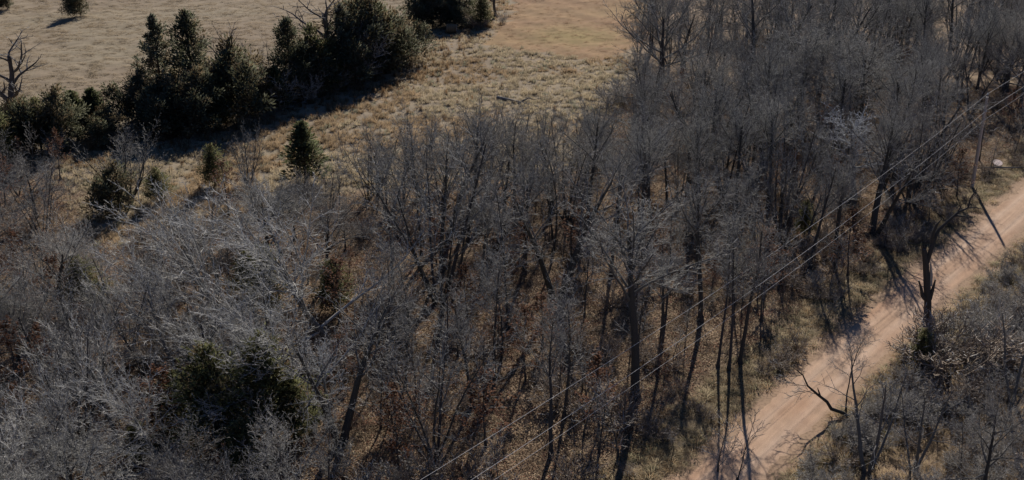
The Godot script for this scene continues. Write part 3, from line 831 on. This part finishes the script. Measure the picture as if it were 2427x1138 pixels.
func fill_wood() -> void:
	var looks := {
		"broad": "broad crowned bare oak", "broad2": "broad brownish bare oak", "tall": "tall clear trunked bare tree", "tall2": "tall narrow crowned bare tree", "slim": "slim pole like bare tree",
		"slim2": "slim crooked bare tree", "fork": "forked bare tree", "vase": "many stemmed fine twigged tree", "vase2": "low many stemmed tree", "fan": "pale leaning tree", "sparse": "open three stemmed tree",
		"young": "thin bare sapling", "young2": "low branched bare sapling", "rust": "rusty leaved sapling", "brush0": "grey bare shrub", "brush1": "brown bare shrub", "brush2": "tall pale grey shrub", "small": "small dark cedar", "olive": "olive bushy cedar",
	}
	var spots := []
	var step := 3.9
	var z := -250.0
	while z < -44.0:
		var x := -118.0
		while x < 125.0:
			var px := x + rng.randf_range(-1.9, 1.9)
			var pz := z + rng.randf_range(-1.9, 1.9)
			x += step
			if not Geometry2D.is_point_in_polygon(Vector2(px, pz), WOOD) or road_off(px, pz) > -8.3:
				continue
			var lit := px > -14.0 and px < 24.0 and pz > -95.0          # the open lower middle
			if lit and rng.randf() < 0.5 or not lit and rng.randf() < (0.27 if px < -6.0 and pz > -100.0 else (0.32 if pz < -112.0 else 0.12)):
				continue
			if not free_spot(px, pz, 1.6):
				continue
			var k := rng.randf()
			var key: String
			var h := rng.randf_range(8.0, 13.5)
			if lit:
				key = "tall2" if k < 0.25 else ("slim" if k < 0.55 else ("slim2" if k < 0.8 else "tall"))
			elif px < -8.0 and pz > -95.0:
				key = "fan" if k < 0.2 else ("vase" if k < 0.4 else ("vase2" if k < 0.5 else ("broad" if k < 0.75 else "broad2")))
				h = rng.randf_range(5.5, 11.5)
			else:
				key = ["broad", "broad2", "tall", "tall2", "fork", "vase", "slim2", "vase2"][mini(int(k * 8), 7)]
			var edge := 99.0
			for i in 13:
				edge = minf(edge, Geometry2D.get_closest_point_to_segment(Vector2(px, pz), WOOD[i], WOOD[i + 1]).distance_to(Vector2(px, pz)))
			if edge < 5.0:
				h *= 0.8
			var most := crown_limit(px, pz, h)
			if most < h:
				h = most - rng.randf_range(0.0, 1.5)
			if h < 3.5 or not seen(px, pz, h, 4.0):
				continue
			if h < 7.0 and key in ["broad", "tall", "tall2", "fork", "slim2"]:
				key = "vase2" if rng.randf() < 0.6 else "broad2"
			plant(key, px, pz, h, looks[key], "", -1.0 if key != "fan" else fposmod(rng.randf_range(-1.0, 1.0), TAU), rng.randf_range(0.8, 1.1), "bare trees of the wood")
		z += step
	# undergrowth
	var made := 0
	for i in 3000:
		if made >= 420: break
		var pz := -46.0 - 125.0 * pow(rng.randf(), 1.25)
		var px := rng.randf_range(-1.0, 1.0) * (4.0 - pz * 0.46)
		var off := road_off(px, pz)
		if off > -5.5 or not Geometry2D.is_point_in_polygon(Vector2(px, pz), WOOD) or not free_spot(px, pz, 0.5):
			continue
		var k := rng.randf()
		var key := "young" if k < 0.3 else ("young2" if k < 0.55 else ("brush1" if k < 0.75 else ("brush0" if k < 0.86 else "rust")))
		var h := rng.randf_range(2.6, 6.5) if key.begins_with("young") or key == "rust" else rng.randf_range(1.3, 2.8)
		if not seen(px, pz, h, 1.0): continue
		made += 1
		plant(key, px, pz, h, looks[key], "", -1.0, rng.randf_range(0.9, 1.4), "undergrowth of the wood")
	# across the road
	made = 0
	for i in 1500:
		if made >= 160: break
		var s := rng.randf_range(-12.0, 62.0)
		var off := 3.4 + 24.0 * pow(rng.randf(), 1.3)
		var q := ROAD_A + ROAD_D * s + Vector2(0.778, 0.628) * off
		if not free_spot(q.x, q.y, 0.4): continue
		var k := rng.randf()
		var key := "brush0" if k < 0.34 else ("brush2" if k < 0.62 else ("brush1" if k < 0.82 else "young2"))
		var h := rng.randf_range(1.0, 2.6) if key != "young2" else rng.randf_range(2.5, 4.5)
		h *= clampf(off / 6.0, 0.45, 1.0) * 0.88
		if not seen(q.x, q.y, h, 1.0): continue
		made += 1
		plant(key, q.x, q.y, h, looks[key], "", -1.0, rng.randf_range(0.95, 1.5), "brush across the road", "roadside_sapling" if key == "young2" else "roadside_shrub")
	# weeds and shrubs on the verge of the wood's side
	for i in 60:
		var s := rng.randf_range(-6.0, 75.0)
		var q := ROAD_A + ROAD_D * s - Vector2(0.778, 0.628) * rng.randf_range(3.6, 7.5)
		var key := "brush1" if rng.randf() < 0.7 else "young2"
		if free_spot(q.x, q.y, 0.4) and seen(q.x, q.y, 1.5, 1.0):
			plant(key, q.x, q.y, rng.randf_range(0.7, 1.5) if key == "brush1" else rng.randf_range(1.5, 3.0), looks[key], "", -1.0, 1.2, "shrubs of the verge", "verge_shrub" if key == "brush1" else "roadside_sapling")
	# stray shrubs in the hedge's foot
	for i in 40:
		var k := rng.randi_range(0, HEDGE.size() - 3)
		var q := HEDGE[k].lerp(HEDGE[k + 1], rng.randf()) + Vector2(rng.randf_range(-2.5, 2.5), rng.randf_range(-1.5, 2.5))
		var key := "brush2" if rng.randf() < 0.6 else "brush1"
		plant(key, q.x, q.y, rng.randf_range(1.2, 2.6), looks[key], "", -1.0, 1.3, "brush along the hedge", "hedge_shrub")


func snag() -> void:
	var p := Vector2(32.4, -79.2)
	taken.append(Vector3(p.x, p.y, 1.5))
	var o := thing("dead_snag", "dead broken tree trunk with one crooked limb, standing before the dirt road", "dead tree", ground_at(p.x, p.y))
	o.rotation_degrees.z = 8.5
	var grey := Color(0.075, 0.068, 0.062)
	var m := Mb.new()
	m.tube(PackedVector3Array([Vector3(0, -0.3, 0), Vector3(0.02, 0.5, 0), Vector3(0.05, 2.2, 0.05), Vector3(0.0, 4.0, 0.0), Vector3(-0.08, 5.6, 0.05), Vector3(-0.2, 6.75, 0.02)]), PackedFloat32Array([0.4, 0.31, 0.27, 0.25, 0.225, 0.17]), 10, grey, true)
	for i in 5:      # splinters of the broken top
		var a := TAU * i / 5
		var b := Vector3(-0.19 + cos(a) * 0.12, 6.7, sin(a) * 0.12)
		m.tube(PackedVector3Array([b, b + Vector3(rng.randfn() * 0.05 - 0.04, rng.randf_range(0.2, 0.45), 0)]), PackedFloat32Array([0.08, 0.015]), 4, grey)
	part("trunk", m.mesh(), bark, o)
	m = Mb.new()
	m.tube(PackedVector3Array([Vector3(-0.15, 2.5, 0.1), Vector3(-0.42, 2.95, 0.2), Vector3(-0.52, 3.6, 0.22), Vector3(-0.68, 4.25, 0.2)]), PackedFloat32Array([0.16, 0.15, 0.11, 0.06]), 7, grey, true)
	part("broken_stub", m.mesh(), bark, o)
	m = Mb.new()
	m.tube(PackedVector3Array([Vector3(0.2, 2.4, 0.05), Vector3(0.4, 3.2, 0.1), Vector3(0.62, 4.1, 0.1)]), PackedFloat32Array([0.16, 0.13, 0.05]), 7, grey, true)
	part("broken_stub", m.mesh(), bark, o)
	m = Mb.new()
	m.tube(PackedVector3Array([Vector3(0.28, 3.6, 0.1), Vector3(0.3, 4.6, 0.12), Vector3(0.24, 5.5, 0.12)]), PackedFloat32Array([0.1, 0.12, 0.03]), 6, Color(0.4, 0.37, 0.33))
	part("peeled_wood", m.mesh(), bark, o)
	m = Mb.new()
	m.tube(PackedVector3Array([Vector3(0.02, 5.5, 0), Vector3(0.3, 6.5, 0.0), Vector3(0.55, 7.3, -0.1), Vector3(1.0, 8.0, -0.3), Vector3(1.7, 8.55, -0.4), Vector3(2.6, 9.2, -0.5), Vector3(3.3, 9.35, -0.6), Vector3(3.9, 9.3, -0.6), Vector3(4.35, 9.1, -0.6)]), PackedFloat32Array([0.17, 0.18, 0.165, 0.13, 0.1, 0.085, 0.065, 0.045, 0.015]), 8, grey)
	m.tube(PackedVector3Array([Vector3(0.45, 7.1, -0.1), Vector3(0.5, 7.9, 0.0), Vector3(0.7, 8.6, 0.1), Vector3(1.1, 9.1, 0.15)]), PackedFloat32Array([0.17, 0.13, 0.1, 0.02]), 6, grey)
	m.tube(PackedVector3Array([Vector3(2.3, 8.95, -0.45), Vector3(2.9, 8.85, -0.3), Vector3(3.4, 8.75, -0.3)]), PackedFloat32Array([0.09, 0.06, 0.01]), 5, grey)
	m.tube(PackedVector3Array([Vector3(3.3, 9.35, -0.6), Vector3(3.5, 10.0, -0.7), Vector3(3.95, 10.6, -0.8), Vector3(4.1, 10.9, -0.8)]), PackedFloat32Array([0.07, 0.055, 0.04, 0.01]), 5, grey)
	m.tube(PackedVector3Array([Vector3(2.5, 9.15, -0.5), Vector3(2.8, 9.7, -0.55), Vector3(3.2, 9.85, -0.6)]), PackedFloat32Array([0.05, 0.03, 0.01]), 4, grey)
	part("limb", m.mesh(), bark, o)


func power_line() -> void:
	var foot := Vector2(47.6, -110.7)
	var other := foot - ROAD_D * 105.0
	var beyond := foot + ROAD_D * 95.0
	var o := thing("utility_pole", "weathered wooden utility pole on the grassy verge carrying three wires", "utility pole", ground_at(foot.x, foot.y))
	taken.append(Vector3(foot.x, foot.y, 3.0))
	var m := Mb.new()
	m.tube(PackedVector3Array([Vector3(0, -0.4, 0), Vector3(0.02, 3.0, 0), Vector3(0.0, 6.2, 0), Vector3(0.03, 9.6, 0)]), PackedFloat32Array([0.19, 0.175, 0.155, 0.125]), 10, Color(0.52, 0.46, 0.40), true)
	part("shaft", m.mesh(), bark, o)
	m = Mb.new()
	m.tube(PackedVector3Array([Vector3(0.03, 9.55, 0), Vector3(0.03, 9.85, 0)]), PackedFloat32Array([0.03, 0.03]), 6, Color(0.2, 0.2, 0.2))
	part("pin", m.mesh(), bark, o)
	m = Mb.new()
	m.tube(PackedVector3Array([Vector3(0.03, 9.78, 0), Vector3(0.03, 9.84, 0), Vector3(0.03, 9.9, 0), Vector3(0.03, 9.98, 0)]), PackedFloat32Array([0.05, 0.1, 0.06, 0.05]), 8, Color(0.5, 0.52, 0.53), true)
	part("insulator", m.mesh(), twig, o)
	for y in [8.2, 7.3]:
		m = Mb.new()
		m.tube(PackedVector3Array([Vector3(0.02, y, 0.1), Vector3(0.02, y, 0.22), Vector3(0.02, y, 0.3)]), PackedFloat32Array([0.03, 0.07, 0.05]), 7, Color(0.4, 0.4, 0.4), true)
		part("bracket", m.mesh(), twig, o)
	var names := ["top power wire running slanting over the wood to the pole's tip", "middle power wire slanting across the wood below the top one", "lowest and faintest power wire of the three slanting across the wood"]
	var heights := [9.95, 8.2, 7.3]
	var across := [0.0, 0.2, 0.25]
	for i in 3:
		var w := thing("power_wire", names[i], "power line", Vector3(foot.x + 0.03, hgt(foot.x, foot.y) + heights[i], foot.y + across[i]))
		var steel := Color(0.55, 0.54, 0.52)
		for span in 2:
			var to: Vector2 = (other if span == 0 else beyond) - foot
			var sag := 1.75 if span == 0 else 0.35
			var pts := PackedVector3Array()
			var rs := PackedFloat32Array()
			for k in 41:
				var t := k / 40.0
				pts.append(Vector3(to.x * t, -4.0 * sag * t * (1.0 - t), to.y * t))
				rs.append([0.0105, 0.0115, 0.0085][i])
			m = Mb.new()
			m.tube(pts, rs, 5, steel)
			part("strand", m.mesh(), twig, w)


func odds() -> void:
	# the round bale and the sticks at its foot
	var p := Vector2(-9.7, -181.4)
	var o := thing("hay_bale", "round brown hay bale with a sunlit top in the hedge's shade", "hay bale", ground_at(p.x, p.y))
	var m := Mb.new()
	var col := Color(0.19, 0.13, 0.075)
	var pts := PackedVector3Array()
	var rs := PackedFloat32Array()
	for k in 9:
		pts.append(Vector3(-0.85 + 1.7 * k / 8.0, 0.68, 0.06 * k / 8.0))
		rs.append([0.62, 0.7, 0.72, 0.735, 0.74, 0.735, 0.72, 0.7, 0.62][k])
	m.tube(pts, rs, 22, col, true)
	var back := Mb.new()
	back.tube(PackedVector3Array([Vector3(-0.8, 0.68, 0), Vector3(-0.86, 0.68, 0)]), PackedFloat32Array([0.63, 0.6]), 22, col, true)
	part("roll", m.mesh(), bark, o)
	part("rolled_end", back.mesh(), bark, o)
	m = Mb.new()
	for k in 5:      # twine round the roll
		var ring := PackedVector3Array()
		var rr := PackedFloat32Array()
		for a in 25:
			ring.append(Vector3(-0.6 + 0.3 * k, 0.68 + 0.745 * cos(TAU * a / 24.0), 0.03 + 0.745 * sin(TAU * a / 24.0)))
			rr.append(0.012)
		m.tube(ring, rr, 3, Color(0.3, 0.27, 0.2))
	part("twine", m.mesh(), twig, o)
	p = Vector2(-10.5, -179.0)
	o = thing("fallen_branch", "pale fallen branch lying on the grass before the hay bale", "branch", ground_at(p.x, p.y))
	m = Mb.new()
	m.tube(PackedVector3Array([Vector3(-1.7, 0.1, 0.1), Vector3(-0.6, 0.14, -0.05), Vector3(0.5, 0.12, 0.1), Vector3(1.7, 0.16, -0.1)]), PackedFloat32Array([0.05, 0.1, 0.09, 0.03]), 6, Color(0.3, 0.27, 0.23))
	part("wood", m.mesh(), bark, o)
	# fallen log in the strip
	p = Vector2(0.8, -141.1)
	o = thing("fallen_log", "long dark fallen log lying in the pasture strip behind the wood's edge trees", "log", ground_at(p.x, p.y))
	m = Mb.new()
	m.tube(PackedVector3Array([Vector3(-2.7, 0.12, -2.2), Vector3(-1.0, 0.16, -0.7), Vector3(1.0, 0.12, 0.8), Vector3(2.7, 0.15, 2.1)]), PackedFloat32Array([0.24, 0.21, 0.17, 0.07]), 9, Color(0.2, 0.185, 0.165), true)
	part("trunk", m.mesh(), bark, o)
	m = Mb.new()
	m.tube(PackedVector3Array([Vector3(0.4, 0.3, 0.3), Vector3(1.3, 0.7, 0.1), Vector3(2.3, 0.6, 0.6)]), PackedFloat32Array([0.12, 0.08, 0.02]), 5, Color(0.14, 0.13, 0.12))
	part("branch", m.mesh(), bark, o)
	# the broken limb hanging over the road from the brush
	p = Vector2(22.0, -66.2)
	o = thing("broken_limb", "dark crooked broken limb jutting out over the dirt road", "branch", ground_at(p.x, p.y))
	m = Mb.new()
	m.tube(PackedVector3Array([Vector3(0.9, -0.1, 0.3), Vector3(0.3, 0.3, 0.1), Vector3(-0.5, 0.55, 0), Vector3(-0.85, 1.1, 0), Vector3(-1.5, 1.6, -0.1), Vector3(-2.2, 2.2, -0.2), Vector3(-2.6, 3.0, -0.3), Vector3(-3.5, 3.7, -0.4)]), PackedFloat32Array([0.1, 0.12, 0.13, 0.11, 0.09, 0.065, 0.045, 0.012]), 7, Color(0.06, 0.055, 0.05))
	m.tube(PackedVector3Array([Vector3(-1.3, 1.45, -0.1), Vector3(-1.5, 1.95, 0), Vector3(-1.6, 2.2, 0)]), PackedFloat32Array([0.07, 0.05, 0.01]), 5, Color(0.06, 0.055, 0.05))
	part("limb", m.mesh(), bark, o)
	m = Mb.new()
	var P := plan({"kids": [5, 4], "seg": [4, 3, 2], "sides": [3, 3, 3], "wob": [0.18, 0.22, 0.25], "up": [0.02, 0.02, 0.02], "from": [0.2, 0.2], "angle": [0.7, 0.8], "ratio": [0.5, 0.5], "thin": [0.6, 0.6], "limbs": false, "typical": [2.0, 1.0, 0.5]})
	for b in [Vector3(-1.5, 1.6, -0.1), Vector3(-2.2, 2.2, -0.2), Vector3(-2.6, 3.0, -0.3), Vector3(-1.9, 1.9, -0.1), Vector3(-3.2, 3.5, -0.4)]:
		grow(P, b, Vector3(-0.8, rng.randf_range(-0.3, 0.6), rng.randf_range(-0.2, 0.5)).normalized(), 1.7, 0.025, 0, [m, m, []])
	part("twigs", m.mesh(), twig, o)
	# fallen limbs on the shoulder behind the pole
	p = Vector2(52.6, -116.0)
	o = thing("fallen_limb", "grey fallen limb lying on the verge beside the pale round disc", "branch", ground_at(p.x, p.y))
	m = Mb.new()
	m.tube(PackedVector3Array([Vector3(-3.0, 0.1, 0.2), Vector3(-1.0, 0.14, 0), Vector3(1.0, 0.12, 0.1), Vector3(3.2, 0.1, -0.2)]), PackedFloat32Array([0.05, 0.1, 0.09, 0.03]), 6, Color(0.2, 0.18, 0.16))
	part("wood", m.mesh(), bark, o)
	# the pale round disc that lies propped in the grass
	p = Vector2(52.6, -116.9)
	o = thing("pale_disc", "pale peach round disc propped in the shaded grass beside the utility pole", "disc", ground_at(p.x, p.y))
	var paint := Color(0.99, 0.72, 0.55)
	m = Mb.new()
	var ax := Vector3(0.0, 0.93, 0.37).normalized()
	var c := Vector3(0, 0.3, 0)
	m.tube(PackedVector3Array([c - ax * 0.12, c + ax * 0.04, c + ax * 0.06]), PackedFloat32Array([0.52, 0.53, 0.52]), 32, Color(0.55, 0.38, 0.25))
	part("rim", m.mesh(), twig, o)
	m = Mb.new()
	m.tube(PackedVector3Array([c + ax * 0.05, c + ax * 0.075]), PackedFloat32Array([0.52, 0.515]), 32, paint, true)
	part("face", m.mesh(), twig, o)


func _ready() -> void:
	rng.seed = 20231
	var cam := Camera3D.new()
	cam.name = "Camera"
	cam.position = Vector3(0, 41, 0)
	cam.rotation_degrees = Vector3(-23, 0, 0)
	cam.fov = 23.79
	cam.near = 1.0
	cam.far = 6000.0
	add_child(cam)
	cam.make_current()
	var sky := ProceduralSkyMaterial.new()
	sky.sky_top_color = Color(0.20, 0.33, 0.55)
	sky.sky_horizon_color = Color(0.62, 0.69, 0.77)
	sky.sky_curve = 0.12
	sky.ground_horizon_color = Color(0.5, 0.5, 0.48)
	sky.ground_bottom_color = Color(0.25, 0.22, 0.18)
	sky.sun_angle_max = 1.0
	var env := Environment.new()
	env.background_mode = Environment.BG_SKY
	env.sky = Sky.new()
	env.sky.sky_material = sky
	env.background_energy_multiplier = 0.58
	env.tonemap_mode = Environment.TONE_MAPPER_LINEAR
	env.tonemap_exposure = 1.38
	env.sdfgi_enabled = true
	env.ssao_enabled = true
	env.ssil_enabled = true
	var we := WorldEnvironment.new()
	we.name = "WorldEnvironment"
	we.environment = env
	add_child(we)
	var sun := DirectionalLight3D.new()
	sun.name = "Sun"
	sun.light_energy = 1.6
	sun.light_color = Color(1.0, 0.975, 0.94)
	sun.light_angular_distance = 0.6
	sun.shadow_enabled = true
	add_child(sun)
	sun.look_at_from_position(Vector3(3.0, 10.0, -16.2), Vector3.ZERO)

	broad.seed = 3; broad.frequency = 0.035; broad.fractal_octaves = 3
	fine.seed = 8; fine.frequency = 0.22; fine.fractal_octaves = 3
	bark = vcol_mat(0.95, noise_texture(21, 0.05, 0.6, 1.25, 256), 1.3)
	twig = vcol_mat(0.8)
	leafy = vcol_mat(0.8, null, 1.0, 0.8)
	straw = vcol_mat(0.9, null, 1.0, 1.0)
	build_ground()
	build_road()
	make_plants()
	snag()
	power_line()
	build_heroes()
	fill_wood()
	odds()
	build_scatter()
	name_plants([
		[Vector2(48.0, -111.0), "near the utility pole"], [Vector2(33.3, -81.8), "near the dead snag"], [Vector2(-21.6, -112.1), "near the lone green cedar"], [Vector2(8.6, -69.3), "by the tall dark trunk"],
		[Vector2(15.3, -69.3), "near the three slender trunks"], [Vector2(3.6, -83.7), "near the forked tree over sunlit litter"], [Vector2(-6.1, -84.9), "near the largest many stemmed tree"], [Vector2(-11.3, -63.4), "near the forked trunk at the bottom"],
		[Vector2(-18.8, -71.0), "near the large olive cedars"], [Vector2(-25.5, -59.1), "in the bottom corner thicket"], [Vector2(-43.2, -96.5), "near the dome shaped grey tree"], [Vector2(34.4, -107.4), "near the whitest crown"],
		[Vector2(20.5, -152.9), "near the spreading field tree"], [Vector2(44.8, -154.0), "near the far V shaped tree"], [Vector2(67.5, -170.0), "near the bright far clearing"], [Vector2(28.8, -126.6), "in the far wood behind the wires"],
		[Vector2(16.7, -97.5), "above the tall dark trunk"], [Vector2(7.6, -101.7), "past the fallen log"], [Vector2(22.2, -59.6), "near the open tree before the road"], [Vector2(35.5, -71.0), "at the frame edge across the road"],
		[Vector2(-39.2, -133.3), "near the tall cedar cluster"], [Vector2(-24.5, -148.6), "near the crooked dead tree"], [Vector2(-10.6, -184.5), "near the hay bale"], [Vector2(-31.4, -83.3), "near the outer pale fan"], [Vector2(15.4, -62.4), "where the road leaves the frame"],
		[Vector2(23.8, -77.5), "on the verge before the road"], [Vector2(33.3, -150.7), "near the tall dark forked tree"],
	])
	for k in protos:
		protos[k].node.free()
